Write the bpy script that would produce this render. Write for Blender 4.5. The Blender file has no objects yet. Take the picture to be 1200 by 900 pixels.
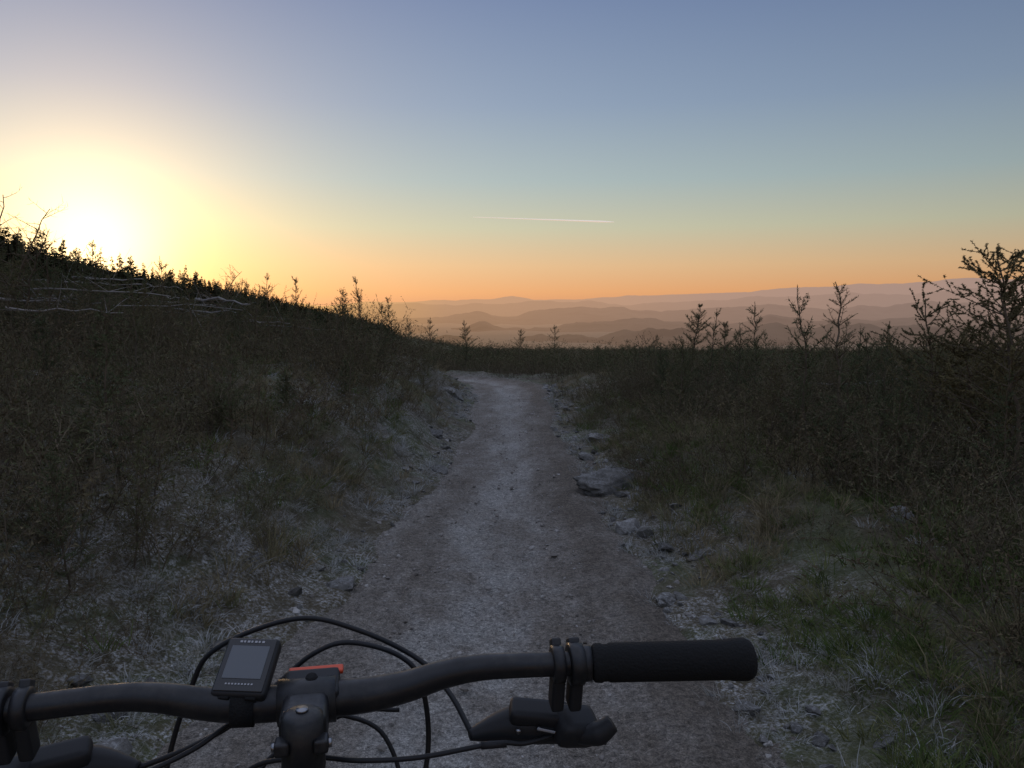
import bpy, math, random
import numpy as np
from mathutils import Vector, Matrix
R=math.radians
scene=bpy.context.scene
COL=scene.collection
rng=np.random.default_rng(7); random.seed(7)
# ---------------------------------------------------------------- noise
def _h(ix,iy,s):
    v=np.sin(ix*127.1+iy*311.7+s*74.7)*43758.5453
    return v-np.floor(v)
def vn(x,y,s=0):
    x=np.asarray(x,float);y=np.asarray(y,float)
    ix=np.floor(x);iy=np.floor(y);fx=x-ix;fy=y-iy
    fx=fx*fx*(3-2*fx);fy=fy*fy*(3-2*fy)
    a=_h(ix,iy,s);b=_h(ix+1,iy,s);c=_h(ix,iy+1,s);d=_h(ix+1,iy+1,s)
    return (a*(1-fx)+b*fx)*(1-fy)+(c*(1-fx)+d*fx)*fy
def fbm(x,y,s=0,o=4):
    r=0;a=.5;f=1.
    for i in range(o):
        r=r+a*(vn(x*f,y*f,s+i*3.3)-.5);a*=.5;f*=2.03
    return r
def sst(a,b,x):
    t=np.clip((np.asarray(x,float)-a)/(b-a),0,1);return t*t*(3-2*t)
# ---------------------------------------------------------------- terrain
YL=[-5,0,3.3,4.5,7,11,15.0,16.5,18,21,30];XL=[-1.25,-1.2,-1.08,-.86,-.62,-.58,-.68,-1.0,-2.0,-5.2,-16]
YR=[-5,0,2.5,3.8,5,7,10,14.5,16,18,21,30];XR=[1.0,.95,.84,.7,.74,.57,.55,.62,.55,-.1,-2.8,-14]
def xl(y): y=np.asarray(y,float);return np.interp(y,YL,XL)+.05*np.sin(y*2.1)*sst(1,4,y)+.22*fbm(y*1.6,y*0,91)
def xr(y): y=np.asarray(y,float);return np.interp(y,YR,XR)+.04*np.sin(y*1.7+1)+.22*fbm(y*1.9,y*0,92)
def pz(x,y):
    return -.0003*np.clip(y,0,100)**2-.0*x
def edge_dist(x,y):
    return np.maximum(xl(y)-x,x-xr(y))
def T(x,y,detail=True):
    x=np.asarray(x,float);y=np.asarray(y,float)
    r=np.hypot(x,y)
    z=pz(x,y)
    d=np.clip(-x,0,150)
    hill=(.0014*d*d+.02*d)
    hill*=1-sst(178,520,r)
    z=z+hill
    z=z-.022*np.clip(y-17,0,45)*sst(-14,-4,x)
    r0=90+85*sst(-10,-50,x)
    z=z-150*sst(0,800,r-r0)
    el=xl(y)-x; er=x-xr(y)
    yy=np.clip(y,0,60)
    far=1-sst(28,50,y)
    bl=np.interp(yy,[0,3,5,8,12,16,22],[.12,.30,.54,.68,.64,.45,.05])
    br=np.interp(yy,[0,3,6,10,16,22],[.1,.2,.28,.30,.2,.0])
    z=z+bl*sst(.05,1.05,el)*far+br*sst(.1,1.2,er)*far
    z=z-.025*np.clip(er-1.5,0,6)*sst(3,8,y)*far
    z=z+.085*np.clip(el-.9,0,6.5)*sst(1,5,y)*far
    ed=np.maximum(el,er)
    if detail:
        w=sst(0,.5,ed)
        z=z+w*(.28*fbm(x*.6,y*.6,1)+.10*fbm(x*2.6,y*2.6,2)+.05*fbm(x*9,y*9,3))*np.clip(1-r/400,0,1)
        z=z+sst(-.1,.1,ed)*.035*(vn(x*11,y*11,5)-.35)*(r<60)
        z=z+3.0*fbm(x*.03,y*.03,8)*sst(40,120,r)*(1-.8*sst(-40,20,x))
        z=z+50*fbm(x*.0013,y*.0013,9)*sst(500,3000,r)
    z=z-.06*(1-sst(-.16,.04,ed))
    return z
def add_obj(name,V,F,mats,mi=None,smooth=False,parent=None,link=True):
    me=bpy.data.meshes.new(name)
    me.from_pydata([tuple(v) for v in V],[],F)
    for m in mats: me.materials.append(m)
    if mi is not None: me.polygons.foreach_set('material_index',mi)
    if smooth: me.polygons.foreach_set('use_smooth',[True]*len(me.polygons))
    me.update()
    o=bpy.data.objects.new(name,me)
    if link: COL.objects.link(o)
    if parent: o.parent=parent
    return o
def grid_obj(name,X,Y,Z,mat,attrs={}):
    ny,nx=X.shape
    me=bpy.data.meshes.new(name)
    co=np.stack([X,Y,Z],-1).reshape(-1,3)
    idx=np.arange(nx*ny).reshape(ny,nx)
    q=np.stack([idx[:-1,:-1],idx[:-1,1:],idx[1:,1:],idx[1:,:-1]],-1).reshape(-1,4)
    me.vertices.add(len(co));me.vertices.foreach_set('co',co.ravel())
    me.loops.add(q.size);me.loops.foreach_set('vertex_index',q.ravel())
    me.polygons.add(len(q));me.polygons.foreach_set('loop_start',np.arange(0,q.size,4))
    me.polygons.foreach_set('use_smooth',np.ones(len(q),bool))
    me.update(calc_edges=True);me.validate()
    for k,v in attrs.items():
        a=me.attributes.new(k,'FLOAT','POINT');a.data.foreach_set('value',np.asarray(v,float).ravel())
    me.materials.append(mat)
    o=bpy.data.objects.new(name,me);COL.objects.link(o);return o
# ---------------------------------------------------------------- materials
class NT:
    def __init__(s,mat):
        s.t=mat.node_tree;s.n=s.t.nodes
    def new(s,ty,**k):
        n=s.n.new(ty)
        for a,b in k.items(): setattr(n,a,b)
        return n
    def link(s,a,b): s.t.links.new(a,b)
    def noise(s,scale,detail=4,rough=.6,vec=None):
        n=s.new('ShaderNodeTexNoise');n.inputs['Scale'].default_value=scale;n.inputs['Detail'].default_value=detail;n.inputs['Roughness'].default_value=rough
        if vec: s.link(vec,n.inputs['Vector'])
        return n.outputs['Fac']
    def ramp(s,fac,stops):
        n=s.new('ShaderNodeValToRGB');e=n.color_ramp.elements
        while len(e)<len(stops): e.new(.5)
        for i,(p,c) in enumerate(stops):
            e[i].position=p
            e[i].color=(c,c,c,1) if not isinstance(c,(tuple,list)) else (*c,1)
        s.link(fac,n.inputs[0]);return n.outputs[0]
    def mix(s,f,a,b,mode='MIX'):
        n=s.new('ShaderNodeMix',data_type='RGBA',blend_type=mode)
        for v,i in ((f,0),(a,6),(b,7)):
            if isinstance(v,(int,float)): n.inputs[i].default_value=v
            elif isinstance(v,(tuple,list)): n.inputs[i].default_value=(*v,1)
            else: s.link(v,n.inputs[i])
        return n.outputs[2]
    def math(s,op,a,b=0,c=0,clamp=False):
        n=s.new('ShaderNodeMath',operation=op,use_clamp=clamp)
        for i,v in enumerate((a,b,c)):
            if isinstance(v,(int,float)): n.inputs[i].default_value=v
            else: s.link(v,n.inputs[i])
        return n.outputs[0]
    def bump(s,h,strength,dist):
        n=s.new('ShaderNodeBump');n.inputs['Strength'].default_value=strength;n.inputs['Distance'].default_value=dist
        s.link(h,n.inputs['Height']);return n.outputs[0]
def P(m): return m.node_tree.nodes['Principled BSDF']
def mk(name,*a,**k):
    m=bpy.data.materials.new(name);m.use_nodes=True
    p=P(m);col,rough=a[0],a[1]
    p.inputs['Base Color'].default_value=(*col,1);p.inputs['Roughness'].default_value=rough
    p.inputs['Metallic'].default_value=k.get('metal',0);p.inputs['Specular IOR Level'].default_value=k.get('spec',.5)
    return m
def plant_mat(name,c1,c2,c3=None,attr=False):
    m=bpy.data.materials.new(name);m.use_nodes=True;t=NT(m)
    t.n.remove(P(m));df=t.new('ShaderNodeBsdfDiffuse')
    out=[n for n in t.n if n.type=='OUTPUT_MATERIAL'][0];t.link(df.outputs[0],out.inputs[0])
    src=t.new('ShaderNodeAttribute',attribute_name='rnd').outputs['Fac'] if attr else t.new('ShaderNodeObjectInfo').outputs['Random']
    t.link(t.ramp(src,[(0,c1),(.55,c2),(1,c3 or c2)]),df.inputs[0])
    return m
SUNAZ=R(-27.3);SUNEL=R(3.6)
SD=(math.sin(SUNAZ)*math.cos(SUNEL),math.cos(SUNAZ)*math.cos(SUNEL),math.sin(SUNEL))

# ground
mg=mk('ground_peat_frost',(.06,.05,.04),.95,spec=.1);t=NT(mg)
g=t.new('ShaderNodeNewGeometry');pos=g.outputs['Position']
n1=t.noise(1.3,4,.65,pos);n2=t.noise(14,4,.7,pos);n3=t.noise(70,3,.7,pos)
c=t.ramp(n1,[(.3,(.075,.064,.04)),(.48,(.10,.08,.05)),(.6,(.07,.085,.032)),(.75,(.10,.10,.045))])
c2=t.ramp(n2,[(.3,(.045,.04,.028)),(.55,(.11,.095,.062)),(.75,(.17,.145,.10))])
c=t.mix(.45,c,c2)
fa=t.new('ShaderNodeAttribute',attribute_name='frost')
ff=t.math('MULTIPLY',fa.outputs['Fac'],t.ramp(n3,[(.44,0.),(.66,.9)]))
ff=t.math('MULTIPLY',ff,t.ramp(n2,[(.38,.08),(.62,1.)]),clamp=True)
c=t.mix(ff,c,(.46,.455,.445))
def haze_emission(t,shader_out,L=6500.,near=600.):  # aerial haze painted into the material as emission by distance, warmer towards the sun
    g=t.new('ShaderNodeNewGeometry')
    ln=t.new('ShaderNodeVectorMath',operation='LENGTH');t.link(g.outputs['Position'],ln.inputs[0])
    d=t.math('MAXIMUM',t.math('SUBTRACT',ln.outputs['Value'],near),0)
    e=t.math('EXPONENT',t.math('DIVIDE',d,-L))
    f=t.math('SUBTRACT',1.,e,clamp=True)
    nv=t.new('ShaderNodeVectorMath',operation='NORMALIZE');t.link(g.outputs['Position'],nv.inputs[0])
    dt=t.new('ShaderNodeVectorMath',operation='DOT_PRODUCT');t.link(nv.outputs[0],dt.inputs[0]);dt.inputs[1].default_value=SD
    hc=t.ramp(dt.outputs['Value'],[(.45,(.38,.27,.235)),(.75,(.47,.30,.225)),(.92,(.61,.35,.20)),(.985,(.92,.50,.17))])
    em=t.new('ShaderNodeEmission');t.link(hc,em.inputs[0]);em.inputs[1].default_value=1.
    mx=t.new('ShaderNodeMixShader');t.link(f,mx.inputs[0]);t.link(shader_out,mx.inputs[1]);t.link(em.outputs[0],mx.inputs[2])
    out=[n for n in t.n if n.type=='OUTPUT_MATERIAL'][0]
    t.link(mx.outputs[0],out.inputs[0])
t.link(c,P(mg).inputs['Base Color'])
t.link(t.bump(t.math('ADD',n2,t.math('MULTIPLY',n3,.5)),.9,.05),P(mg).inputs['Normal'])
haze_emission(t,P(mg).outputs[0],9500)
# path
mp=mk('path_gravel',(.2,.19,.18),.9,spec=.2);t=NT(mp)
g=t.new('ShaderNodeNewGeometry');pos=g.outputs['Position']
w=t.new('ShaderNodeAttribute',attribute_name='wear').outputs['Fac']
mpg=t.new('ShaderNodeMapping');mpg.inputs['Scale'].default_value=(1.6,.5,1);t.link(pos,mpg.inputs[0])
n1=t.noise(2.2,4,.65,mpg.outputs[0]);n2=t.noise(38,4,.75,pos);n3=t.noise(190,2,.7,pos);n4=t.noise(7,4,.7,pos)
wn=t.math('ADD',w,t.math('MULTIPLY',t.math('SUBTRACT',n1,.5),1.5),clamp=True)
wn=t.math('ADD',wn,t.math('MULTIPLY',t.math('SUBTRACT',n4,.5),.9),clamp=True)
c=t.ramp(wn,[(.1,(.115,.095,.074)),(.5,(.185,.163,.138)),(.9,(.265,.25,.225))])
sp=t.ramp(n2,[(.3,.5),(.5,1.),(.72,1.45)])
c=t.mix(1.,c,sp,'MULTIPLY')
c=t.mix(1.,c,t.ramp(n3,[(.3,.5),(.65,1.4)]),'MULTIPLY')
vo=t.new('ShaderNodeTexVoronoi');vo.inputs['Scale'].default_value=42;t.link(pos,vo.inputs['Vector'])
st=t.ramp(vo.outputs['Distance'],[(.1,1.),(.42,0.)])
vo2=t.new('ShaderNodeTexVoronoi');vo2.inputs['Scale'].default_value=110;t.link(pos,vo2.inputs['Vector'])
c=t.mix(1.,c,t.ramp(vo2.outputs['Color'],[(.1,.7),(.9,1.3)]),'MULTIPLY')
t.link(c,P(mp).inputs['Base Color'])
hh=t.math('ADD',t.math('MULTIPLY',st,.5),t.math('ADD',n2,t.math('MULTIPLY',n3,.5)))
t.link(t.bump(hh,1.,.018),P(mp).inputs['Normal'])
# stone
ms=mk('stone_frosted',(.18,.17,.16),.9,spec=.2);t=NT(ms)
g=t.new('ShaderNodeNewGeometry')
oi=t.new('ShaderNodeObjectInfo')
n=t.noise(18,6,.7,g.outputs['Position'])
c=t.ramp(n,[(.3,(.08,.073,.065)),(.6,(.17,.16,.145))])
sx=t.new('ShaderNodeSeparateXYZ');t.link(g.outputs['Normal'],sx.inputs[0])
fr=t.math('MULTIPLY',t.ramp(sx.outputs[2],[(.6,0.),(1.,.6)]),t.ramp(t.noise(60,4,.7,g.outputs['Position']),[(.46,0.),(.64,1.)]))
c=t.mix(fr,c,(.38,.38,.375))
c=t.mix(1.,c,t.ramp(oi.outputs['Random'],[(0,.6),(1,1.2)]),'MULTIPLY')
t.link(c,P(ms).inputs['Base Color']);t.link(t.bump(n,.8,.04),P(ms).inputs['Normal'])
mpeb=mk('pebble',(.2,.19,.18),.85,spec=.25);t=NT(mpeb);oi=t.new('ShaderNodeObjectInfo')
t.link(t.ramp(oi.outputs['Random'],[(0,(.11,.095,.08)),(.6,(.20,.18,.16)),(1,(.34,.32,.295))]),P(mpeb).inputs['Base Color'])
NC=((.060,.074,.038),(.082,.092,.046),(.12,.104,.054))
m_needle=plant_mat('spruce_needles',*NC)
m_needle_a=plant_mat('spruce_needles_far',*NC,attr=True)
m_needle_s=plant_mat('larch_buds',(.09,.08,.042),(.12,.10,.05))
m_bark=plant_mat('twig_bark',(.085,.066,.047),(.12,.094,.068))
m_bark_a=plant_mat('heather_stem',(.08,.062,.044),(.118,.092,.065),(.155,.125,.086),attr=True)
m_scrub=plant_mat('heather_leaves',(.092,.07,.043),(.115,.095,.054),(.08,.09,.044),attr=True)
m_straw=plant_mat('dry_grass',(.16,.13,.075),(.25,.20,.12),(.13,.13,.065),attr=True)
m_green=plant_mat('green_grass',(.07,.10,.03),(.105,.13,.042),(.15,.14,.065),attr=True)
m_frost=plant_mat('frosted_grass',(.24,.23,.20),(.40,.40,.39),(.20,.18,.135),attr=True)
m_dead=plant_mat('dead_wood',(.13,.115,.095),(.24,.22,.20))
m_far=plant_mat('conifer_foliage',(.03,.034,.018),(.05,.045,.025))
# ---------------------------------------------------------------- ground sheet
u=np.linspace(-11.6,11.6,640);xs=.3*np.sinh(u)
v=np.linspace(-3.2,10.4,600);ys=2.2+1.2*np.sinh(v)
X,Y=np.meshgrid(xs,ys)
Z=T(X,Y)
ed=edge_dist(X,Y);rr=np.hypot(X,Y)
fr=np.exp(-np.clip(ed,0,9)/.5)*1.2*sst(-.2,.05,ed)*(.3+.7*sst(.35,.65,vn(X*2.2,Y*2.2,23)))+.65*sst(.52,.76,vn(X*.9,Y*.9,21)+.3*(vn(X*3,Y*3,22)-.5))*(rr<60)
fr=np.where(X>.6,fr*.75,fr)
grid_obj('ground',X,Y,Z,mg,{'frost':np.clip(fr,0,1.1)})
# ---------------------------------------------------------------- path sheet
py=np.concatenate([np.arange(-3,1.5,.1),np.arange(1.5,5,.02),np.arange(5,10,.04),np.arange(10,30,.1)])
s=np.linspace(0,1,110)
A=xl(py)-.18;Bq=xr(py)+.18
PX=A[:,None]+(Bq-A)[:,None]*s[None,:];PY=np.repeat(py[:,None],110,1)
lat=(PX-A[:,None])/(Bq-A)[:,None]
def pathtop(x,y):
    return pz(x,y)-.022*np.clip(y-17,0,45)*sst(-14,-4,x)+.004+.03*fbm(x*1.5,y*.8,31)+.024*fbm(x*7,y*6,32)-.012
PZ=pathtop(PX,PY)+.016*fbm(PX*28,PY*28,33,3)
PZ+=-.02*np.exp(-((lat-.5)/.16)**2)+.02*np.exp(-((lat-.82)/.07)**2)
wear=.62*np.exp(-((lat-.47)/.20)**2)+.3*np.exp(-((lat-.12)/.1)**2)+.16
grid_obj('dirt_path',PX,PY,PZ,mp,{'wear':np.clip(wear,0,1)})
# ---------------------------------------------------------------- builders
class B:
    def __init__(s): s.V=[];s.F=[];s.M=[]
    def tube(s,pts,rad,n=4,mi=0,cap=True):
        pts=[Vector(p) for p in pts];base=len(s.V)
        up=None
        for i,p in enumerate(pts):
            d=(pts[min(i+1,len(pts)-1)]-pts[max(i-1,0)])
            d=d.normalized() if d.length>1e-9 else Vector((0,0,1))
            if up is None:
                a=Vector((0,0,1)) if abs(d.z)<.9 else Vector((1,0,0))
                up=d.cross(a).normalized()
            else:
                up=(up-d*up.dot(d))
                up=up.normalized() if up.length>1e-6 else d.orthogonal().normalized()
            w=d.cross(up);r=rad[i] if hasattr(rad,'__len__') else rad
            for k in range(n):
                an=2*math.pi*k/n
                s.V.append(p+up*(r*math.cos(an))+w*(r*math.sin(an)))
        for i in range(len(pts)-1):
            for k in range(n):
                a=base+i*n+k;b=base+i*n+(k+1)%n
                s.F.append((a,b,b+n,a+n));s.M.append(mi)
        if cap:
            s.F.append(tuple(base+k for k in range(n))[::-1]);s.M.append(mi)
            s.F.append(tuple(base+(len(pts)-1)*n+k for k in range(n)));s.M.append(mi)
    def tri(s,a,b,c,mi=0):
        i=len(s.V);s.V+= [a,b,c];s.F.append((i,i+1,i+2));s.M.append(mi)
    def ribbon(s,pts,w,mi=0):
        base=len(s.V);n=len(pts);d=(pts[-1]-pts[0]);sd=d.cross(rv())
        sd=sd.normalized() if sd.length>1e-6 else Vector((1,0,0))
        for i in range(n-1):
            ww=w*(1-.8*i/(n-1));s.V+=[pts[i]-sd*ww,pts[i]+sd*ww]
        s.V.append(pts[-1])
        for i in range(n-2):
            a=base+2*i;s.F.append((a,a+1,a+3,a+2));s.M.append(mi)
        a=base+2*(n-2);s.F.append((a,a+1,a+2));s.M.append(mi)
    def blade(s,p,d,L,w,bend,mi=0,seg=3):
        d=d.normalized();side=d.cross(Vector((random.uniform(-1,1),random.uniform(-1,1),.3))).normalized()
        base=len(s.V);q=p.copy()
        for i in range(seg):
            ww=w*(1-i/seg)
            s.V+=[q-side*ww*.5,q+side*ww*.5]
            q=q+d*(L/seg);d=(d+Vector((0,0,-bend))+Vector((random.gauss(0,.08),random.gauss(0,.08),0))).normalized()
        s.V.append(q)
        for i in range(seg-1):
            a=base+2*i;s.F.append((a,a+1,a+3,a+2));s.M.append(mi)
        a=base+2*(seg-1);s.F.append((a,a+1,a+2));s.M.append(mi)
    def obj(s,name,mats,smooth=False,parent=None,link=True):
        return add_obj(name,s.V,s.F,mats,s.M,smooth,parent,link)
ru=random.uniform
def rv(): return Vector((random.gauss(0,1),random.gauss(0,1),random.gauss(0,1))).normalized()
def needles(b,p,q,step,L,w,mi=1):
    d=(q-p);ln=d.length
    if ln<1e-5:return
    d/=ln;n=max(1,int(ln/step+random.random()))
    for i in range(n):
        c=p+d*(ln*(i+random.random())/n)
        o=rv();o=(o-d*o.dot(d)).normalized()
        nd=(d*.7+o*.9).normalized();sd=nd.cross(o+rv()*.5).normalized()
        l=L*ru(.7,1.2)
        b.tri(c-sd*w*.5,c+sd*w*.5,c+nd*l,mi)
def twig(b,p,d,L,r,seg,curve,ns,mi=0,needle=None,wob=.12):
    pts=[p.copy()];q=p.copy();d=d.normalized()
    for i in range(seg):
        d=(d+Vector((0,0,curve))+rv()*wob).normalized()
        q=q+d*(L/seg);pts.append(q.copy())
    if ns==0: b.ribbon(pts,r,mi)
    elif ns>0: b.tube(pts,[r*(1-.8*i/seg) for i in range(seg+1)],ns,mi,cap=False)
    if needle:
        for i in range(seg): needles(b,pts[i],pts[i+1],*needle)
    return pts
def spruce(seed,h,dens=1.,link=False,name='spruce_sapling',spread=.42,lo=.12,ns=0,thick=1.,far=False):
    random.seed(seed);b=B()
    tp=[Vector((0,0,-.1))];x=y=0
    n=12
    for i in range(1,n+1):
        x+=random.gauss(0,.012*h);y+=random.gauss(0,.012*h);tp.append(Vector((x,y,h*i/n)))
    b.tube(tp,[.011*h*(1-.85*i/n)+.0015 for i in range(n+1)],5 if ns else 3,0,cap=False)
    nd=(.012/dens,.024*thick,.0065*thick)
    needles(b,tp[-3],tp[-1],.006/dens,.022,.005)
    z=lo*h
    def at(z):
        f=max(0,min(n-.001,z/h*n));i=int(f);return tp[i].lerp(tp[i+1],f-i)
    while z<h*.97:
        k=random.randint(3,5);a0=ru(0,6.3)
        for j in range(k):
            a=a0+j*6.283/k+ru(-.4,.4);t_=z/h
            L=(spread*h*(1-t_)**.75*(.6+.4*min(1,t_*3))+.04)*ru(.55,1.15)
            el=ru(.15,.5)+t_*.55
            d=Vector((math.cos(a)*math.cos(el),math.sin(a)*math.cos(el),math.sin(el)))
            p=at(z+ru(-.02,.02)*h)
            pts=twig(b,p,d,L,.0045*h*(1-t_)+.0018,3 if far else 5,ru(-.02,.1),ns,0,nd,.09)
            for i in range(1,len(pts)-1):
                for sd in (-1,1):
                    if random.random()<.25: continue
                    dd=(pts[i+1]-pts[i]).normalized()
                    s_=dd.cross(Vector((0,0,1)))
                    if s_.length<1e-3: continue
                    s_.normalize()
                    l2=L*(.42-.06*i)*ru(.6,1.2)
                    twig(b,pts[i],dd*.8+s_*sd*.9+Vector((0,0,ru(-.1,.25))),l2,.0018,1 if far else (2 if ns==0 else 3),.03,-1 if far else ns,0,nd,.1)
        z+=h*ru(.07,.14)
    for i in range(int(14*dens)):
        zz=ru(.1,.95)*h;a=ru(0,6.28)
        twig(b,at(zz),Vector((math.cos(a),math.sin(a),ru(.1,.9))),ru(.04,.13)*h,.0018,1 if far else 2,.03,-1 if far else ns,0,nd)
    return b.obj(name,[m_bark_a,m_needle_a] if far else [m_bark,m_needle],link=link)
def scrub(seed,stem=20,h=.42,k2=2,sc_=1.,st_=.022,tw=True):
    random.seed(seed);b=B()
    for i in range(stem):
        a=ru(0,6.28);r=ru(0,.22)
        p=Vector((math.cos(a)*r,math.sin(a)*r,-.06))
        d=Vector((math.cos(a)*ru(.1,.9),math.sin(a)*ru(.1,.9),1))
        L=h*ru(.6,1.25)
        pts=twig(b,p,d,L,.003*sc_,4 if tw else 3,ru(-.08,.02),0,0,None,.2)
        for k in range(1,len(pts)):
            for _ in range(k2):
                dd=(pts[k]-pts[k-1]).normalized()
                q=twig(b,pts[k],dd+rv()*.8,L*ru(.15,.32),.0018*sc_,2 if tw else 1,0,0 if tw else -1,0,None,.2)
                needles(b,q[0],q[-1],st_*sc_,.022*sc_,.008*sc_,1)
    return b.obj('heather_clump',[m_bark_a,m_scrub],link=False)
def brush(seed):
    random.seed(seed);b=B()
    for i in range(8):
        a=ru(0,6.28);r=ru(0,.25);p=Vector((math.cos(a)*r,math.sin(a)*r,-.05))
        L=ru(.4,.95)
        pts=twig(b,p,Vector((ru(-.35,.35),ru(-.35,.35),1)),L,.003,6,ru(-.04,.02),0,0,None,.12)
        for k in range(1,7):
            for _ in range(2):
                q=twig(b,pts[k],(pts[k]-pts[k-1]).normalized()*.7+rv()*.8,L*ru(.1,.34),.0016,2,0,0,0,None,.15)
                needles(b,q[0],q[-1],.018,.02,.007,1)
    return b.obj('brush_stalks',[m_bark_a,m_scrub],link=False)
def tuft(seed,n,L,m,spread=1.,bend=.25,w=.004):
    random.seed(seed);b=B()
    for i in range(n):
        a=ru(0,6.28);r=ru(0,.09);p=Vector((math.cos(a)*r,math.sin(a)*r,-.01))
        d=Vector((math.cos(a)*ru(0,spread),math.sin(a)*ru(0,spread),1))
        b.blade(p,d,L*ru(.4,1.2),w,ru(.3,1.5)*bend,0,3)
    return b.obj('grass_tuft',[m],link=False)
def rock(seed,sub=3,flat=.6,name='stone',link=False,mats=None):
    import bmesh
    bm=bmesh.new();bmesh.ops.create_icosphere(bm,subdivisions=sub,radius=1)
    r=np.random.default_rng(seed);pl=[(Vector(r.normal(size=3)).normalized(),r.uniform(.4,.8)) for _ in range(12)]
    from mathutils import noise
    for vv in bm.verts:
        c=vv.co
        for n_,d_ in pl:
            k=c.dot(n_)
            if k>d_: c-=n_*(k-d_)*.95
        c*=1+.13*noise.noise(c*2+Vector((seed,0,0)))+.08*noise.noise(c*6)+(.04*noise.noise(c*14) if sub>3 else 0)
        c.z*=flat;vv.co=c
    me=bpy.data.meshes.new(name);bm.to_mesh(me);bm.free()
    me.materials.append((mats or [ms])[0]);me.polygons.foreach_set('use_smooth',[sub>2]*len(me.polygons))
    o=bpy.data.objects.new(name,me)
    if link: COL.objects.link(o)
    return o
def conifer(seed,h=1.):
    random.seed(seed);b=B()
    b.tube([(0,0,-.1),(0,0,h)],[.02,.003],4,0)
    n=12;wd=ru(.2,.36)
    for i in range(n):
        t_=.08+.9*i/n
        for k in range(5):
            a=ru(0,6.28);L=wd*(1-t_)**.7*ru(.4,1.35)+.03
            p=Vector((0,0,t_*h+ru(-.03,.03)));d=Vector((math.cos(a),math.sin(a),ru(-.25,.35)))
            e=p+d*L;s_=Vector((-d.y,d.x,0))*L*.3
            b.tri(p,e*.6+p*.4+s_,e+Vector((0,0,-.01)),1);b.tri(p+Vector((0,0,.03)),e*.6+p*.4-s_+Vector((0,0,-.03)),e,1)
    return b.obj('conifer',[m_bark,m_far],link=False)
def bush(seed):
    random.seed(seed);b=B()
    for i in range(60):
        d=rv();d.z=abs(d.z);c=Vector((d.x*ru(0,.45),d.y*ru(0,.45),d.z*ru(0,.55)))
        e=c+d*ru(.06,.2);s_=d.orthogonal().normalized()*ru(.02,.06)
        b.tri(c-s_,c+s_,e,0)
    return b.obj('bush',[m_far],link=False)
def scatter(name,srcs,P3,rot,scl,idx,realize=False):
    c=bpy.data.collections.new(name+'_sources')
    for i,o in enumerate(srcs):
        o.name=name+'_part_%02d'%i
        c.objects.link(o)
    N=len(P3);me=bpy.data.meshes.new(name)
    me.vertices.add(N);me.vertices.foreach_set('co',np.asarray(P3,float).ravel())
    a=me.attributes.new('rot','FLOAT_VECTOR','POINT');a.data.foreach_set('vector',np.asarray(rot,float).ravel())
    a=me.attributes.new('scl','FLOAT_VECTOR','POINT');a.data.foreach_set('vector',np.asarray(scl,float).ravel())
    a=me.attributes.new('rnd','FLOAT','POINT');a.data.foreach_set('value',rng.random(N))
    a=me.attributes.new('idx','INT','POINT');a.data.foreach_set('value',np.asarray(idx,np.int32))
    me.update()
    o=bpy.data.objects.new(name,me);COL.objects.link(o)
    ng=bpy.data.node_groups.new(name+'_nodes','GeometryNodeTree')
    ng.interface.new_socket('Geometry',in_out='INPUT',socket_type='NodeSocketGeometry')
    ng.interface.new_socket('Geometry',in_out='OUTPUT',socket_type='NodeSocketGeometry')
    N_=ng.nodes;gi=N_.new('NodeGroupInput');go=N_.new('NodeGroupOutput')
    ci=N_.new('GeometryNodeCollectionInfo');ci.inputs['Collection'].default_value=c
    ci.inputs['Separate Children'].default_value=True;ci.inputs['Reset Children'].default_value=True
    ip=N_.new('GeometryNodeInstanceOnPoints');ip.inputs['Pick Instance'].default_value=True
    def na(nm,ty):
        n=N_.new('GeometryNodeInputNamedAttribute');n.data_type=ty;n.inputs['Name'].default_value=nm;return n.outputs['Attribute']
    L=ng.links.new
    L(gi.outputs[0],ip.inputs['Points']);L(ci.outputs[0],ip.inputs['Instance'])
    L(na('rot','FLOAT_VECTOR'),ip.inputs['Rotation']);L(na('scl','FLOAT_VECTOR'),ip.inputs['Scale']);L(na('idx','INT'),ip.inputs['Instance Index'])
    last=ip.outputs[0]
    if realize:
        ri=N_.new('GeometryNodeRealizeInstances');L(last,ri.inputs[0]);last=ri.outputs[0]
    L(last,go.inputs[0])
    md=o.modifiers.new('scatter','NODES');md.node_group=ng
    return o
def wedge(n,y0,y1,k=.80,m=2.5,pw=1.6):
    t_=rng.random(n);y=(y0**pw+(y1**pw-y0**pw)*t_)**(1/pw)
    x=(rng.random(n)*2-1)*(k*y+m)
    return x,y
def place(name,srcs,x,y,smin,smax,tilt=.12,dz=0.,sf=None,zfun=T,zs=(.8,1.2),realize=False):
    n=len(x);z=zfun(x,y)+dz
    rot=np.stack([rng.normal(0,tilt,n),rng.normal(0,tilt,n),rng.random(n)*6.283],-1)
    s_=rng.uniform(smin,smax,n)
    if sf is not None: s_=s_*sf
    scl=np.stack([s_,s_,s_*rng.uniform(zs[0],zs[1],n)],-1)
    return scatter(name,srcs,np.stack([x,y,z],-1),rot,scl,rng.integers(0,len(srcs),n),realize)
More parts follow.
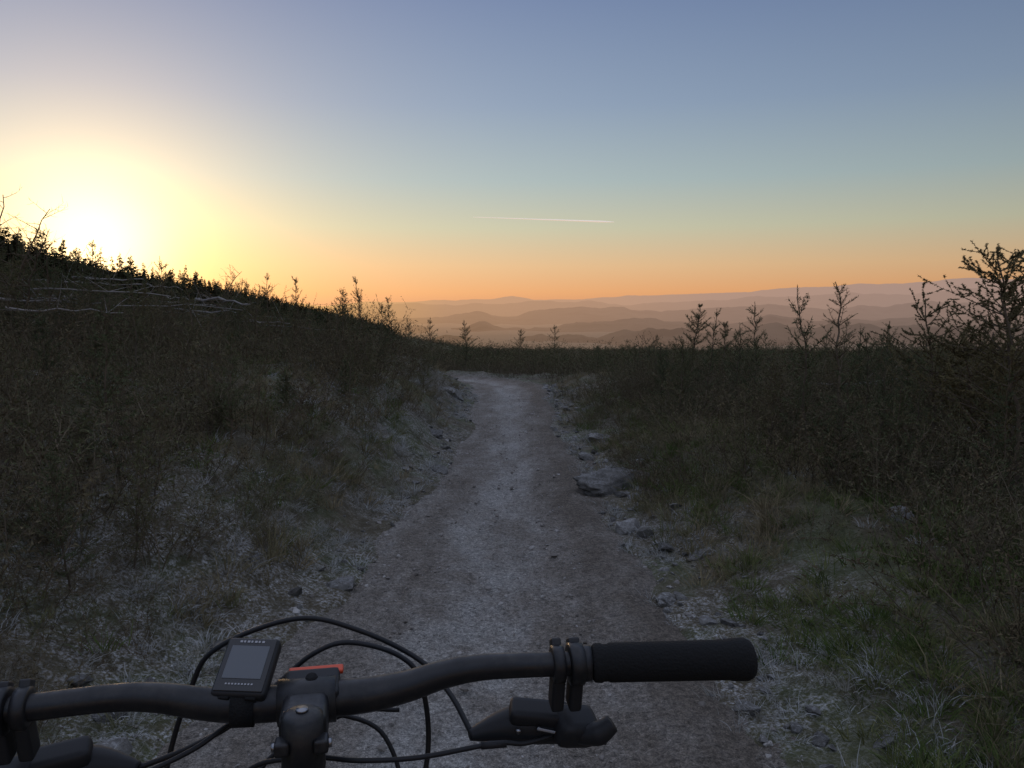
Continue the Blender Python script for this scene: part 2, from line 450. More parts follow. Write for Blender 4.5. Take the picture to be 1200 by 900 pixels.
# ---------------------------------------------------------------- vegetation masses
x,y=wedge(8000,1.2,42,pw=1.25);e=edge_dist(x,y)
cl=vn(x*.8,y*.8,41)
k=(e>.3+.5*(y<4.5)*(x>0))&(rng.random(len(x))<sst(.15,.45,cl)*.85+.15)
near_r=(x>0)&(y<4.2)&(rng.random(len(x))<.6);k&=~near_r
x,y,e=x[k],y[k],e[k]
sf=(.45+.55*sst(.3,1.0,e))*(1+.6*sst(15,42,y))
n_=y<13
place('heather_scrub',[scrub(100+i,h=.3+.05*i) for i in range(5)],x[n_],y[n_],.6,1.25,.2,sf=sf[n_],realize=True)
n_=~n_
place('heather_scrub',[scrub(110+i,stem=16,h=.3+.05*i,sc_=1.7,st_=.03,tw=False) for i in range(4)],x[n_],y[n_],.6,1.25,.2,sf=sf[n_],realize=True)
x,y=wedge(4600,38,185,k=.8,m=5,pw=1.7)
k=(np.hypot(x,y)<190)
x,y=x[k],y[k]
place('moorland_scrub',[scrub(130+i,stem=12,h=.4,k2=2,sc_=3.,st_=.05,tw=False) for i in range(3)],x,y,2.2,4.2,.2,sf=.75+.35*sst(60,150,y),zs=(.25,.55),realize=True)
br=[brush(200+i) for i in range(4)]
x,y=wedge(2300,2.2,24,pw=1.3);e=edge_dist(x,y)
k=(e>.5+.5*(x>0))&((x<0)|(rng.random(len(x))<.6))&(rng.random(len(x))<sst(.2,.55,vn(x*.5,y*.5,43))+.2)
x,y,e=x[k],y[k],e[k]
place('brush_thicket',br,x,y,.55,1.0,.15,sf=(.55+.4*sst(.5,2,e))*(1-.35*sst(9,20,y)),realize=True)
x,y=wedge(2900,2.3,46,pw=1.3);e=edge_dist(x,y)
k=(e>.45+.40*(x>0))&(rng.random(len(x))<sst(.2,.5,vn(x*.35+7,y*.35,44))+.3)
k&=~((x>0)&(y<4.0)&(x<2.1))
k&=~((x>0)&(rng.random(len(x))<.22))
k&=~((y>15.5)&(y<24)&(np.abs(x+.8)<1.3))
x,y,e=x[k],y[k],e[k]
hmax=np.where(x<0,.98,.98)*np.where(y>9,1-.42*sst(9,19,y)*sst(-12,-5,x),1)
tall=rng.random(len(x))<.05
hmax=np.where(tall&(y<22),1.15,hmax)
sf=hmax*(.5+.5*sst(.45,1.5,e))
n_=y<11.5
place('young_spruce_plantation',[spruce(300+i,1.0,dens=.95,spread=.38+.035*(i%4),thick=1.15) for i in range(7)],x[n_],y[n_],.5,1.0,.06,sf=sf[n_],zs=(.95,1.35))
n_=~n_
place('young_spruce_plantation',[spruce(320+i,1.0,dens=.45,spread=.42+.03*(i%4),thick=2.0,far=True) for i in range(5)],x[n_],y[n_],.5,1.0,.06,sf=sf[n_],zs=(.9,1.25),realize=True)
n=6500;d=rng.uniform(20,150,n);yy=rng.uniform(70,200,n);x=-d;y=yy
r=np.hypot(x,y);k=(r>115)&(r<212)&(x<-.2*y-4)&(rng.random(n)<sst(95,170,r+.3*d))
k&=vn(x*.06,y*.06,77)+.25*rng.random(n)>.4
x,y,d=x[k],y[k],d[k]
big=(.6+.9*vn(x*.09,y*.09,78))
place('conifer_forest',[conifer(400+i) for i in range(6)],x,y,1.8,4.6,.06,sf=(.45+.5*sst(35,85,d))*big,zs=(.7,1.25),realize=True)
n=4500;d=rng.uniform(10,150,n);y=rng.uniform(45,200,n);x=-d
r=np.hypot(x,y);k=(r<215)&(x<-.15*y)&(rng.random(n)<.7)
place('hillside_bushes',[bush(430+i) for i in range(4)],x[k],y[k],1.4,4.4,.15,sf=.5+.5*sst(60,150,r[k]),zs=(.6,1.2),realize=True)
# ---------------------------------------------------------------- grass
gf=[tuft(500+i,40,.095,m_frost,1.7,.45,.0042) for i in range(4)]
gs=[tuft(510+i,42,.20,m_straw,1.1,.35,.005) for i in range(4)]
gg=[tuft(520+i,44,.12,m_green,1.4,.4,.005) for i in range(4)]
x,y=wedge(18000,1.0,15,k=.6,m=1.6,pw=.9);e=edge_dist(x,y)
pr=np.where(x<0,np.exp(-np.clip(e-.45,0,9)/.45),np.exp(-np.clip(e-.3,0,9)/.4)*.8)*sst(.25,.6,vn(x*2,y*2,50))
k=(e>-.03)&(rng.random(len(x))<pr)
place('frosted_grass',gf,x[k],y[k],.4,1.1,.3,realize=True)
x,y=wedge(13000,1.2,16,k=.78,m=1.8,pw=1.05);e=edge_dist(x,y)
pr=sst(.25,.55,vn(x*1.1+3,y*1.1,51))*sst(.1,.4,e)*np.where(x>0,1.,.75)
k=(rng.random(len(x))<pr)
place('dry_grass',gs,x[k],y[k],.4,1.0,.3,realize=True)
x,y=wedge(17000,1.5,12,k=.78,m=1.8,pw=1.05);e=edge_dist(x,y)
pr=np.where(x>0,.3+.65*sst(.3,.5,vn(x*1.3+9,y*1.3,52)),.25*sst(.35,.6,vn(x*1.3+9,y*1.3,52)))*sst(.2,.5,e)
k=(rng.random(len(x))<pr)
place('green_grass',gg,x[k],y[k],.5,1.1,.3,realize=True)
# ---------------------------------------------------------------- stones
peb=[rock(600+i,1,.6,mats=[mpeb]) for i in range(5)]
x,y=wedge(24000,1.6,14,k=.25,m=1.1,pw=1.0);e=edge_dist(x,y)
lat_=(x-xl(y))/(xr(y)-xl(y))
k=(e<.12)&(rng.random(len(x))<.35+.75*sst(.18,0,-e*1.)+.35*(lat_>.68))
x,y=x[k],y[k];s_=rng.pareto(2.4,len(x))+1
s_=np.clip(s_,1,5.5)
place('gravel_stones',peb,x,y,.0032,.0058,.3,dz=.001,sf=s_,zfun=lambda a,b:np.maximum(pathtop(a,b),T(a,b)))
x=np.concatenate([xr(np.linspace(2,16,340))+rng.normal(.14,.14,340),xl(np.linspace(2,16,120))-rng.normal(.10,.12,120)])
y=np.concatenate([np.linspace(2,16,340)+rng.normal(0,.1,340),np.linspace(2,16,120)])
s_=np.clip(rng.pareto(2.1,len(x))+1,1,4.5)
place('verge_stones',[rock(620+i,2,.6) for i in range(6)],x,y,.013,.023,.3,dz=.003,sf=s_)
def bigrock(seed,x,y,sx,sy,sz,rz,dz=0):
    o=rock(seed,5,1.,'boulder',True);o.scale=(sx,sy,sz);o.rotation_euler=(0.05,.08,rz)
    o.location=(x,y,float(T(x,y))+dz);return o
bigrock(711,.92,6.3,.50,.28,.15,.25,.0)
bigrock(703,-.85,8.6,.16,.2,.08,.2,-.03)
bigrock(704,1.0,8.6,.2,.2,.09,.2,-.02)
bigrock(705,-.95,12.5,.25,.3,.12,.5,-.03)
bigrock(707,2.15,4.4,.12,.1,.07,.1,.02)
# fallen brash
random.seed(12);b=B()
def lg(x,y,L,a,r,dz=.25):
    pts=[];z0=float(T(x,y))+dz
    for i in range(8):
        tt=(i/7-.5)*L;px_=x+math.cos(a)*tt;py_=y+math.sin(a)*tt
        pts.append(Vector((px_,py_,.5*z0+.5*(float(T(px_,py_))+dz)+random.gauss(0,.012))))
    b.tube(pts,[r*(1-.6*i/7) for i in range(8)],6,0)
    for _ in range(5):
        i=random.randint(1,6);twig(b,pts[i],rv()+Vector((0,0,.4)),ru(.15,.5),.004,4,0,3,0)
for _ in range(70):
    yy=ru(7,30);xx=-ru(.15,.72)*yy-1.2
    lg(xx,yy,ru(.5,1.7),ru(-.5,.5),ru(.007,.018),ru(.35,.8))
for _ in range(18):
    yy=ru(6,22);xx=ru(.25,.68)*yy+1
    lg(xx,yy,ru(.5,1.6),ru(-.5,.6),ru(.008,.018),ru(.1,.3))
b.obj('fallen_branches',[m_dead])
# ---------------------------------------------------------------- individual saplings
def put_tree(seed,x,y,ztop,dens=1.,spread=.42,lo=.12):
    g0=float(T(x,y));o=spruce(seed,ztop-g0,dens,True,'spruce_sapling',spread,lo,ns=3,thick=.85 if y<10 else 1.2);o.location=(x,y,g0);return o
put_tree(801,2.95,7.2,1.66,1.6,.36,.2)
put_tree(802,2.62,11.6,1.48,2.0,.48)
put_tree(803,3.25,12.4,1.22,1.6,.42)
put_tree(804,-1.3,22,1.15,1.6,.45)
put_tree(805,-2.3,23,1.22,1.4,.4)
put_tree(806,-3.1,24,1.08,1.5,.4)
put_tree(807,.2,24,.85,1.4,.42)
put_tree(808,4.3,9.2,1.28,1.6,.44)
put_tree(809,4.1,7.0,1.35,1.7,.46)
put_tree(810,2.35,4.9,.95,1.7,.42)
put_tree(811,2.0,6.2,1.0,1.7,.42)
put_tree(812,-2.9,5.6,1.2,1.7,.44)
put_tree(813,3.3,5.6,1.25,1.7,.46)
put_tree(814,-1.9,5.2,.85,1.7,.46)
put_tree(815,-1.5,7.2,.95,1.7,.46)
put_tree(816,1.75,8.2,.98,1.7,.44)
put_tree(817,-2.3,4.3,.85,1.7,.46)
put_tree(818,-1.75,6.2,.9,1.7,.46)
put_tree(819,-3.6,6.2,1.35,1.7,.44)
# larch saplings
def larch(seed,h,name,nb=26,lean=(0,0),spurs=True,up=.35):
    random.seed(seed);b=B();n=12
    tp=[Vector((lean[0]*(i/n)**2,lean[1]*(i/n)**2,h*i/n))+Vector((random.gauss(0,.01),random.gauss(0,.01),0)) for i in range(n+1)]
    tp[0].z=-.1
    b.tube(tp,[.012*h*(1-.85*i/n)+.001 for i in range(n+1)],6,0)
    def spur(pts):
        for i in range(len(pts)-1):
            for _ in range(4):
                c=pts[i].lerp(pts[i+1],random.random())
                for _ in range(5):
                    d=rv();s_=d.orthogonal().normalized()*.004
                    b.tri(c-s_,c+s_,c+d*ru(.008,.018),1)
    for i in range(nb):
        f=ru(.25,.99);k=int(f*n*.999);p=tp[k].lerp(tp[k+1],f*n-k) if k<n else tp[-1]
        a=ru(0,6.28);L=h*(.12+.42*(1-f)**.7)*ru(.6,1.2)
        pts=twig(b,p,Vector((math.cos(a),math.sin(a),ru(.1,.9))),L,.0055*(1-f)+.003,7,ru(-.02,.1)*up*2,4,0,None,.13)
        if spurs: spur(pts)
        for j in range(1,8):
            if random.random()<.75:
                q=twig(b,pts[j],(pts[j]-pts[j-1]).normalized()+rv()*.9,L*ru(.12,.35),.002,4,.04,3,0,None,.15)
                if spurs: spur(q)
    return b.obj(name,[m_bark,m_needle_s])
for sd,x,y,zt,nb in ((901,3.15,5.0,1.70,50),(902,3.75,5.6,1.72,50),(903,3.5,6.6,1.5,40),(904,3.1,5.3,1.25,40),(905,3.0,4.7,1.5,40)):
    o=larch(sd,zt-float(T(x,y)),'larch_sapling',nb,lean=(-.15,0));o.location=(x,y,float(T(x,y)))
for sd,x,y,zt,ln in ((911,-5.1,8.2,2.42,(.45,0)),(912,-5.45,8.4,2.6,(.2,.1)),(913,-4.85,8.0,2.2,(.3,.0))):
    o=larch(sd,zt-float(T(x,y)),'bare_birch_sapling',20,lean=ln,spurs=False);o.location=(x,y,float(T(x,y)))
for sd,x,zt in ((921,-4.5,1.98),(922,-4.05,1.75)):
    o=larch(sd,zt-float(T(x,12)),'bare_birch_sapling',34,lean=(.5,0),spurs=False,up=.05);o.location=(x,12,float(T(x,12)))
# ---------------------------------------------------------------- distant hills
mh=mk('distant_hill_land',(.05,.045,.03),1.,spec=0);t=NT(mh)
g=t.new('ShaderNodeNewGeometry')
n=t.noise(.0016,5,.6,g.outputs['Position'])
t.link(t.ramp(n,[(.35,(.025,.025,.018)),(.5,(.09,.07,.045)),(.65,(.04,.04,.025))]),P(mh).inputs['Base Color'])
haze_emission(t,P(mh).outputs[0],10500)
def ridge(dist,elev,amp,freq,seed,base=-190):
    az=np.radians(np.linspace(-65,65,700));
    prof=elev(np.degrees(az))*dist+amp*(fbm(np.degrees(az)*freq,az*0+seed,seed,6))*2
    rows=[(-.22,0),(-.15,.2),(-.10,.45),(-.06,.7),(-.03,.9),(0,1.),(.04,.85),(.12,.3),(.2,0)]
    X=[];Y=[];Z=[]
    for i,(dr,f) in enumerate(rows):
        rad=dist*(1+dr+.03*fbm(np.degrees(az)*.4,az*0+i*.7,seed+5,4))
        X.append(rad*np.sin(az));Y.append(rad*np.cos(az))
        wob=amp*.5*fbm(np.degrees(az)*freq*1.5,az*0+i*1.3,seed+9,4)*(0 if f in(0,1.) else 1)
        Z.append(base+(prof-base)*f+wob)
    grid_obj('distant_hills',np.array(X),np.array(Y),np.array(Z),mh)
ridge(34000,lambda a:np.interp(a,[-30,-12,-3,2,10,20,28,40],[.006,.010,.016,.013,.017,.026,.036,.03]),190,.3,61)
ridge(19000,lambda a:np.interp(a,[-30,-12,-5,0,6,15,30],[.002,.004,.007,.012,.008,.016,.022]),150,.36,62)
ridge(11000,lambda a:np.interp(a,[-30,-10,0,5,15,30],[-.006,-.006,-.005,.001,.003,.006]),100,.4,63)
ridge(6800,lambda a:np.interp(a,[-30,-5,3,6,18,30],[-.02,-.02,-.016,-.009,-.010,-.007]),65,.45,64)
ridge(4200,lambda a:np.interp(a,[-30,-5,2,8,18,30],[-.04,-.035,-.032,-.025,-.019,-.017]),40,.5,65)
# ---------------------------------------------------------------- contrail
mc=bpy.data.materials.new('ice_trail_emissive');mc.use_nodes=True;t=NT(mc);P(mc).inputs['Base Color'].default_value=(.8,.8,.8,1)
P(mc).inputs['Emission Color'].default_value=(1,.86,.70,1);P(mc).inputs['Emission Strength'].default_value=.42  # warm emission stands in for sunlight on the trail
b=B();D=22000.
pts=[];rad=[]
for i in range(13):
    f=i/12;xx=(-45+f*163)/942*D
    pts.append(Vector((xx,D,1.4+D*(.1145-.006*f))));rad.append(5+18*f if i<12 else 8)
b.tube(pts,rad,8);b.obj('contrail',[mc])
# ---------------------------------------------------------------- bicycle
bike=bpy.data.objects.new('mountain_bike',None);COL.objects.link(bike)
cock=bpy.data.objects.new('steering_assembly',None);COL.objects.link(cock);cock.parent=bike
cock.location=(-.187,.706,1.045);cock.rotation_euler=(0,R(-.3),R(10))
mb=mk('black_anodised',(.018,.018,.02),.38,spec=.4)
mbs=mk('black_plastic',(.015,.015,.016),.55,spec=.28)
mrub=mk('grip_rubber',(.012,.012,.012),.9,spec=.18);t=NT(mrub)
tc=t.new('ShaderNodeTexCoord')
vr=t.new('ShaderNodeTexVoronoi');vr.inputs['Scale'].default_value=420;t.link(tc.outputs['Object'],vr.inputs['Vector'])
t.link(t.bump(vr.outputs['Distance'],.6,.0012),P(mrub).inputs['Normal'])
t=NT(mb);tc=t.new('ShaderNodeTexCoord');nn=t.noise(60,5,.7,tc.outputs['Object'])
t.link(t.ramp(nn,[(.35,.32),(.7,.62)]),P(mb).inputs['Roughness'])
t.link(t.ramp(t.noise(45,6,.75,tc.outputs['Object']),[(.5,(.008,.008,.009)),(.68,(.022,.020,.018)),(.78,(.06,.055,.048))]),P(mb).inputs['Base Color'])
morg=mk('red_anodised',(.50,.06,.02),.4,metal=.2)
msil=mk('steel',(.25,.25,.26),.35,metal=1)
mcab=mk('cable_housing',(.010,.010,.011),.5,spec=.3)
mscr=mk('lcd_screen',(.075,.082,.09),.3)
mlab=mk('label_grey',(.28,.28,.29),.5)
mtyre=mk('tyre_rubber',(.02,.02,.02),.9)
def cr(pts,n=8):
    pts=[Vector(p) for p in pts];o=[]
    q=[pts[0]*2-pts[1]]+pts+[pts[-1]*2-pts[-2]]
    for i in range(1,len(q)-2):
        a,b_,c_,d_=q[i-1:i+3]
        for k in range(n):
            u_=k/n
            o.append(.5*((2*b_)+(c_-a)*u_+(2*a-5*b_+4*c_-d_)*u_*u_+(3*b_-a-3*c_+d_)*u_**3))
    o.append(pts[-1]);return o
def tub(name,pts,rad,m,par=cock,n=20,smooth=True,curve=True,k=8):
    if curve:
        pp=cr(pts,k)
        if hasattr(rad,'__len__'): rad=list(np.interp(np.linspace(0,len(pts)-1,len(pp)),range(len(pts)),rad))
    else: pp=pts
    b=B();b.tube(pp,rad,n);o=b.obj(name,[m],smooth,par)
    return o
def bevbox(name,size,loc,rot,m,bev=.004,par=cock,seg=3,taper=None):
    import bmesh
    bm=bmesh.new();bmesh.ops.create_cube(bm,size=1)
    for v_ in bm.verts:
        v_.co=Vector((v_.co.x*size[0],v_.co.y*size[1],v_.co.z*size[2]))
        if taper and v_.co.y>0: v_.co.x*=taper;v_.co.z*=taper
    bmesh.ops.bevel(bm,geom=bm.edges[:],offset=bev,segments=seg,affect='EDGES',profile=.6)
    me=bpy.data.meshes.new(name);bm.to_mesh(me);bm.free();me.materials.append(m)
    me.polygons.foreach_set('use_smooth',[True]*len(me.polygons))
    o=bpy.data.objects.new(name,me);COL.objects.link(o);o.parent=par;o.location=loc;o.rotation_euler=rot
    w=o.modifiers.new('wn','WEIGHTED_NORMAL');return o
half=[(0,0,0,.0159),(.035,0,0,.0159),(.06,0,.001,.0155),(.09,-.001,.006,.0142),(.125,-.004,.016,.0128),(.16,-.008,.0215,.0118),(.21,-.016,.0235,.0112),(.30,-.032,.026,.011),(.40,-.05,.028,.011)]
full=[(-a,b_,c_,r) for a,b_,c_,r in half[:0:-1]]+half
tub('handlebar',[p[:3] for p in full],[p[3] for p in full],mb,n=28)
def barpt(s_):
    a=abs(s_);ax=[p[0] for p in half]
    return Vector((s_,float(np.interp(a,ax,[p[1] for p in half])),float(np.interp(a,ax,[p[2] for p in half]))))
for sg,nm in ((1,'right'),(-1,'left')):
    a0,a1=.262,.408
    pts=[];rad=[]
    prof=[(0,.0155),(.002,.0175),(.008,.018),(.010,.0168),(.014,.0168),(.016,.0178),(.125,.0182),(.128,.0192),(.141,.0195),(.145,.0175),(.146,.010)]
    for u_,r in prof: pts.append(barpt(sg*(a0+u_)));rad.append(r)
    tub('grip_'+nm,pts,rad,mrub,n=32,curve=False)
    tub('grip_ring_'+nm,[barpt(sg*(a0-.010)),barpt(sg*(a0-.001))],[.0165,.0165],mb,n=28,curve=False)
    for off,rr_,wd_ in ((-.006,.0175,.0055),(.0105,.0195,.0065)):
        c0=barpt(sg*(.236+off));dx=Vector((wd_,0,0))
        tub('clamp_band_'+nm,[c0-dx*1.05,c0-dx*.9,c0+dx*.9,c0+dx*1.05],[rr_-.004,rr_,rr_,rr_-.004],mb,n=28,curve=False)
        bevbox('clamp_lug_'+nm,(wd_*1.7,.012,.010),c0+Vector((0,.010,.0155)),(-.5,0,0),mb,.002)
        bevbox('clamp_neck_'+nm,(.012,.020,.036),c0+Vector((0,.004,-.028)),(0.25,0,0),mbs,.004)
    L0=[(sg*.270,.002,-.055),(sg*.250,.012,-.054),(sg*.218,.018,-.052),(sg*.188,.018,-.052),(sg*.165,.014,-.053),(sg*.150,.010,-.054)]
    tub('brake_master_cylinder_'+nm,L0,[.011,.018,.020,.0165,.010,.005],mbs,n=18)
    bevbox('brake_reservoir_'+nm,(.058,.026,.018),(sg*.218,.010,-.038),(0.35,sg*.12,sg*-.12),mbs,.007)
    bevbox('reservoir_label_'+nm,(.018,.0015,.003),(sg*.222,-.0075,-.0470),(0.35,sg*.3,0),mlab,.0006,seg=1)
    tub('brake_lever_blade_'+nm,[(sg*.225,.035,-.066),(sg*.245,.052,-.084),(sg*.275,.058,-.095),(sg*.30,.054,-.098)],[.006,.0065,.0055,.005],mb,n=12)
    bevbox('shifter_body_'+nm,(.044,.036,.030),(sg*.252,.002,-.050),(0.5,sg*.25,sg*.3),mbs,.011)
    tub('shifter_paddle_'+nm,[(sg*.250,-.006,-.056),(sg*.270,-.016,-.050),(sg*.284,-.018,-.040)],[.007,.0115,.0085],mbs,n=14)
    for q in range(3):
        tub('lever_bolt_'+nm,[(sg*(.195+.02*q),-.003+.001*q,-.046),(sg*(.195+.02*q),-.0065,-.0465)],[.0025,.0025],msil,n=8,curve=False)
# stem
tub('stem_faceplate',[(-.026,0,0),(-.0255,0,0),(.0255,0,0),(.026,0,0)],[.018,.0205,.0205,.018],mb,n=28,curve=False)
bevbox('stem_body',(.040,.062,.034),(0,-.028,-.003),(.0,0,0),mb,.008)
tub('headset_cap',[(0,-.055,.018),(0,-.055,.0145),(0,-.0545,-.03),(0,-.052,-.031)],[.012,.0175,.0185,.0185],mb,n=28,curve=False)
tub('top_cap_bolt',[(0,-.055,.018),(0,-.055,.0205)],[.0055,.005],msil,n=12,curve=False)
tub('spacer_stack',[(0,-.053,-.031),(0,-.048,-.065)],[.0175,.018],mbs,n=24,curve=False)
tub('head_tube',[(0,-.048,-.065),(0,-.0475,-.068),(0,-.005,-.185),(0,-.004,-.19)],[.02,.025,.027,.024],mb,n=28,curve=False)
for sx_ in (-1,1):
    for sz_ in (-1,1):
        tub('faceplate_bolt',[(sx_*.016,.014,sz_*.0165),(sx_*.016,.021,sz_*.0165)],[.0035,.0035],msil,n=10,curve=False)
    bevbox('steerer_clamp_ear',(.012,.016,.012),(sx_*.016,-.066,-.006),(0,0,0),mb,.003)
    tub('steerer_clamp_bolt',[(sx_*.021,-.066,-.006),(sx_*.0245,-.066,-.006)],[.004,.0038],msil,n=10,curve=False)
bevbox('lamp_housing',(.050,.036,.022),(.004,.004,.008),(.25,0,0),mbs,.005)
bevbox('lamp_red_trim',(.050,.010,.005),(.007,.019,.0190),(.25,0,.0),morg,.002)
tub('lamp_button',[(.004,.002,.0195),(.004,.001,.022)],[.006,.005],mrub,n=14,curve=False)
tub('lamp_strap',[(.004,.018,-.012),(.004,.010,-.0215),(.004,-.010,-.0215),(.004,-.019,-.006)],[.004]*4,mrub,n=8)
# bike computer
gp=bpy.data.objects.new('bike_computer',None);COL.objects.link(gp);gp.parent=cock;gp.location=(-.054,.014,.028);gp.rotation_euler=(R(32),R(2),R(-11))
bevbox('computer_body',(.049,.060,.014),(0,0,0),(0,0,0),mbs,.0055,gp,4)
bevbox('computer_bezel',(.044,.054,.002),(0,0,.0072),(0,0,0),mk('glossy_black',(.012,.012,.013),.25),.0009,gp,2)
bevbox('computer_screen',(.035,.034,.0012),(0,.002,.0083),(0,0,0),mscr,.0004,gp,1)
b=B()
def lbl(x0,y0,w_,h_):
    i=len(b.V);z_=.0087
    b.V+=[Vector((x0,y0,z_)),Vector((x0+w_,y0,z_)),Vector((x0+w_,y0+h_,z_)),Vector((x0,y0+h_,z_))];b.F.append((i,i+1,i+2,i+3));b.M.append(0)
for i_ in range(7): lbl(-.0115+i_*.0034,.0222,.0018 if i_%2 else .0024,.0022)
for i_ in range(9): lbl(-.0125+i_*.0029,-.0212,.0016,.0016)
b.obj('computer_markings',[mlab],parent=gp)
for sx_ in (-1,1): bevbox('computer_button',(.010,.004,.006),(sx_*.012,-.030,.001),(0,0,0),mrub,.0018,gp)
bevbox('computer_mount',(.024,.030,.016),(-.056,.006,.016),(R(20),0,0),mbs,.004)
tub('computer_mount_band',[(-.066,0,.001),(-.046,0,.0)],[.0185,.0185],mrub,n=24,curve=False)
# hoses and cables
hr=.0027
tub('brake_hose',[(-.18,-.02,-.40),(-.165,.05,-.25),(-.150,.095,-.113),(-.125,.105,-.03),(-.097,.105,.013),(-.017,.10,.040),(.047,.095,.024),(.107,.085,-.008),(.135,.05,-.03),(.152,.012,-.053)],hr,mcab,n=10)
tub('brake_hose',[(-.150,.010,-.054),(-.11,.03,-.050),(-.07,.05,-.038),(-.030,.075,-.012),(.0,.082,.009),(.035,.082,.018),(.085,.078,.002),(.108,.07,-.028),(.112,.065,-.106),(.08,.03,-.20),(.05,-.02,-.32)],hr,mcab,n=10)
tub('shift_cable',[(.232,.0,-.056),(.20,-.01,-.056),(.171,-.012,-.052),(.10,-.016,-.056),(.045,-.018,-.052),(.0,-.0,-.055),(-.06,.02,-.075),(-.09,.0,-.14),(-.06,-.06,-.25)],.0024,mcab,n=10)
tub('cable_ferrule',[(.182,-.011,-.054),(.158,-.0125,-.0525)],.0036,mbs,n=10,curve=False)
tub('dropper_cable',[(-.232,.0,-.056),(-.19,-.012,-.058),(-.150,-.01,-.052),(-.10,.0,-.036),(-.065,.02,-.022),(-.03,.05,-.03),(.02,.07,-.05),(.07,.06,-.075),(.085,.03,-.15),(.04,-.03,-.25)],.0024,mcab,n=10)
tub('shift_cable',[(.085,.075,-.055),(.04,.08,-.055),(-.02,.075,-.075),(-.06,.05,-.11),(-.06,0,-.2)],.0024,mcab,n=10)
ax=Vector((0,.24,-.68))
def wheel(par,c):
    k=48
    ring=lambda R_,n_=k:[c+Vector((0,R_*math.cos(2*math.pi*i/n_),R_*math.sin(2*math.pi*i/n_))) for i in range(n_+1)]
    tub('tyre',ring(.335),.028,mtyre,par,14,True,False)
    tub('rim',ring(.302),.012,mb,par,10,True,False)
    tub('hub',[c+Vector((-.05,0,0)),c+Vector((.05,0,0))],.02,mb,par,16,True,False)
    b_=B()
    for i in range(28):
        a=2*math.pi*i/28;b_.tube([c+Vector((.03*(-1)**i,0,0)),c+Vector((0,.3*math.cos(a),.3*math.sin(a)))],.001,4)
    b_.obj('spokes',[msil],False,par)
    tub('brake_disc',[c+Vector((-.042,0,0)),c+Vector((-.040,0,0))],.08,msil,par,32,False,False)
wheel(cock,ax)
tub('fork_crown',[(-.07,.0,-.205),(0,-.002,-.192),(.07,.0,-.205)],[.02,.027,.02],mb)
for sx_ in (-1,1):
    tub('fork_stanchion',[(sx_*.068,.0,-.20),(sx_*.068,.085,-.40)],.0165,msil,curve=False)
    tub('fork_lower',[(sx_*.068,.08,-.385),(sx_*.066,.19,-.62),(sx_*.062,.24,-.69)],[.022,.021,.012],mb)
mfr=mk('frame_paint',(.03,.03,.035),.35)
hd=Vector((-.18,.665,.92));bb=Vector((-.18,.02,.33));st_=Vector((-.18,-.12,.74));ra=Vector((-.18,-.42,.365))
tub('top_tube',[hd,st_],[.022,.018],mfr,bike,curve=False)
tub('down_tube',[hd+Vector((0,.03,-.08)),bb],[.026,.026],mfr,bike,curve=False)
tub('seat_tube',[bb,st_,st_+(st_-bb).normalized()*.16],[.019,.019,.015],mfr,bike,curve=False)
for sx_ in (-1,1):
    o_=Vector((sx_*.06,0,0))
    tub('chainstay',[bb+o_*.6,ra+o_],[.012,.009],mfr,bike,curve=False)
    tub('seatstay',[st_+o_*.4,ra+o_],[.010,.008],mfr,bike,curve=False)
    cp=bb+Vector((sx_*.08,sx_*.165,-.02))
    tub('crank_arm',[bb+Vector((sx_*.07,0,0)),cp],[.013,.011],mb,bike,curve=False)
    bevbox('pedal',(.10,.09,.018),cp+Vector((sx_*.06,0,0)),(0,0,0),mb,.004,bike)
tub('chainring',[bb+Vector((.05,0,0)),bb+Vector((.053,0,0))],.065,msil,bike,32,False,False)
wheel(bike,ra)
tp_=st_+(st_-bb).normalized()*.17
tub('saddle',[tp_+Vector((0,-.13,.02)),tp_+Vector((0,-.09,.025)),tp_+Vector((0,.02,.015)),tp_+Vector((0,.14,.012))],[.045,.06,.03,.014],mrub,bike)
# ---------------------------------------------------------------- sky / light
w=bpy.data.worlds.new('World');scene.world=w;w.use_nodes=True
t=NT(w);[t.n.remove(n_) for n_ in list(t.n)]
out=t.new('ShaderNodeOutputWorld')
sky=t.new('ShaderNodeTexSky',sky_type='NISHITA');sky.sun_disc=False;sky.sun_elevation=SUNEL;sky.sun_rotation=SUNAZ
sky.air_density=1.;sky.dust_density=1.5;sky.ozone_density=2.
tc=t.new('ShaderNodeTexCoord');sx=t.new('ShaderNodeSeparateXYZ');t.link(tc.outputs['Generated'],sx.inputs[0])
z=sx.outputs[2]
def lin(*c): return tuple(((v/255)/12.92 if v/255<=.04045 else ((v/255+.055)/1.055)**2.4) for v in c)
grad=t.ramp(t.math('ADD',z,.0),[(0,lin(208,144,110)),(.022,lin(230,166,114)),(.055,lin(224,184,140)),(.10,lin(196,194,168)),(.155,lin(166,182,184)),(.24,lin(138,157,182)),(.36,lin(110,130,168)),(.6,lin(100,108,128)),(1,lin(98,103,117))])
dt=t.new('ShaderNodeVectorMath',operation='DOT_PRODUCT');t.link(tc.outputs['Generated'],dt.inputs[0]);dt.inputs[1].default_value=SD
om=t.math('SUBTRACT',1.,dt.outputs['Value'])
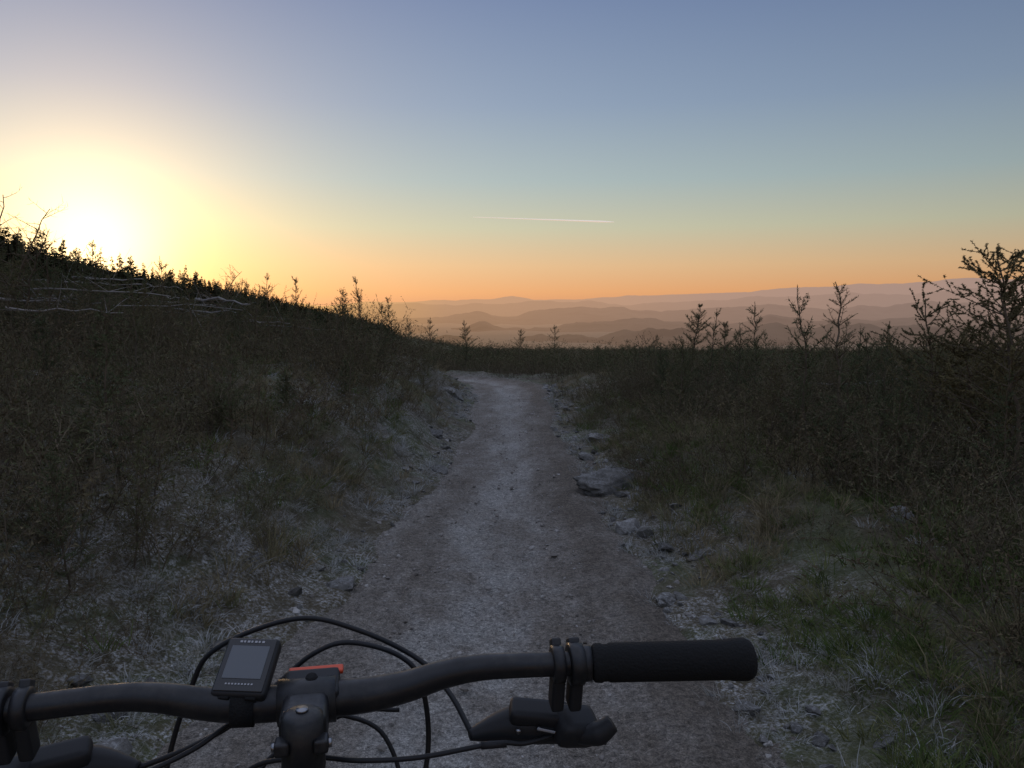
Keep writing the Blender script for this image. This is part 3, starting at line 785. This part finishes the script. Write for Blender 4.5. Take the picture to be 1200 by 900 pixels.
def gs_(w_,col,k):
    f=t.math('MULTIPLY',t.math('EXPONENT',t.math('DIVIDE',om,-w_)),k)
    n_=t.new('ShaderNodeVectorMath',operation='SCALE');n_.inputs[0].default_value=col;t.link(f,n_.inputs['Scale']);return n_.outputs[0]
def add(a,b_):
    n_=t.new('ShaderNodeVectorMath',operation='ADD');t.link(a,n_.inputs[0]);t.link(b_,n_.inputs[1]);return n_.outputs[0]
c=add(grad,gs_(.0022,(1.,.82,.50),1.1))
c=add(c,gs_(.010,(1.,.60,.14),.55))
c=add(c,gs_(.035,(1.,.58,.20),.20))
c=add(c,gs_(.16,(.9,.72,.50),.06))
dk=t.ramp(t.math('ADD',t.math('MULTIPLY',dt.outputs['Value'],.5),.5),[(0,.8),(.75,.76),(.95,.97),(1,1.)])
c=t.mix(1.,c,dk,'MULTIPLY')
up=t.new('ShaderNodeMapRange');t.link(z,up.inputs[0]);up.inputs[1].default_value=.36;up.inputs[2].default_value=.75;up.inputs[3].default_value=1.;up.inputs[4].default_value=5.5  # unseen overhead sky brightened, added to lift the light on the ground
n_=t.new('ShaderNodeVectorMath',operation='SCALE');t.link(c,n_.inputs[0]);t.link(up.outputs[0],n_.inputs['Scale']);c=n_.outputs[0]
ns=t.new('ShaderNodeVectorMath',operation='SCALE');t.link(sky.outputs[0],ns.inputs[0]);ns.inputs['Scale'].default_value=.012
c=add(c,ns.outputs[0])
bg=t.new('ShaderNodeBackground');t.link(c,bg.inputs[0]);bg.inputs[1].default_value=1.;t.link(bg.outputs[0],out.inputs[0])
sl=bpy.data.lights.new('sun','SUN');sl.energy=.6;sl.angle=R(.6);sl.color=(1,.62,.32)
so=bpy.data.objects.new('sun',sl);COL.objects.link(so)
so.rotation_euler=Vector(SD).to_track_quat('Z','Y').to_euler()
# ---------------------------------------------------------------- camera
cd=bpy.data.cameras.new('camera');cd.sensor_width=36;cd.lens=28.26;cd.clip_start=.05;cd.clip_end=90000
co=bpy.data.objects.new('camera',cd);COL.objects.link(co);co.location=(0,0,1.4);co.rotation_euler=(R(90-5.2),0,0)
scene.camera=co
scene.view_settings.view_transform='Standard'
scene.view_settings.look='None';scene.view_settings.exposure=0
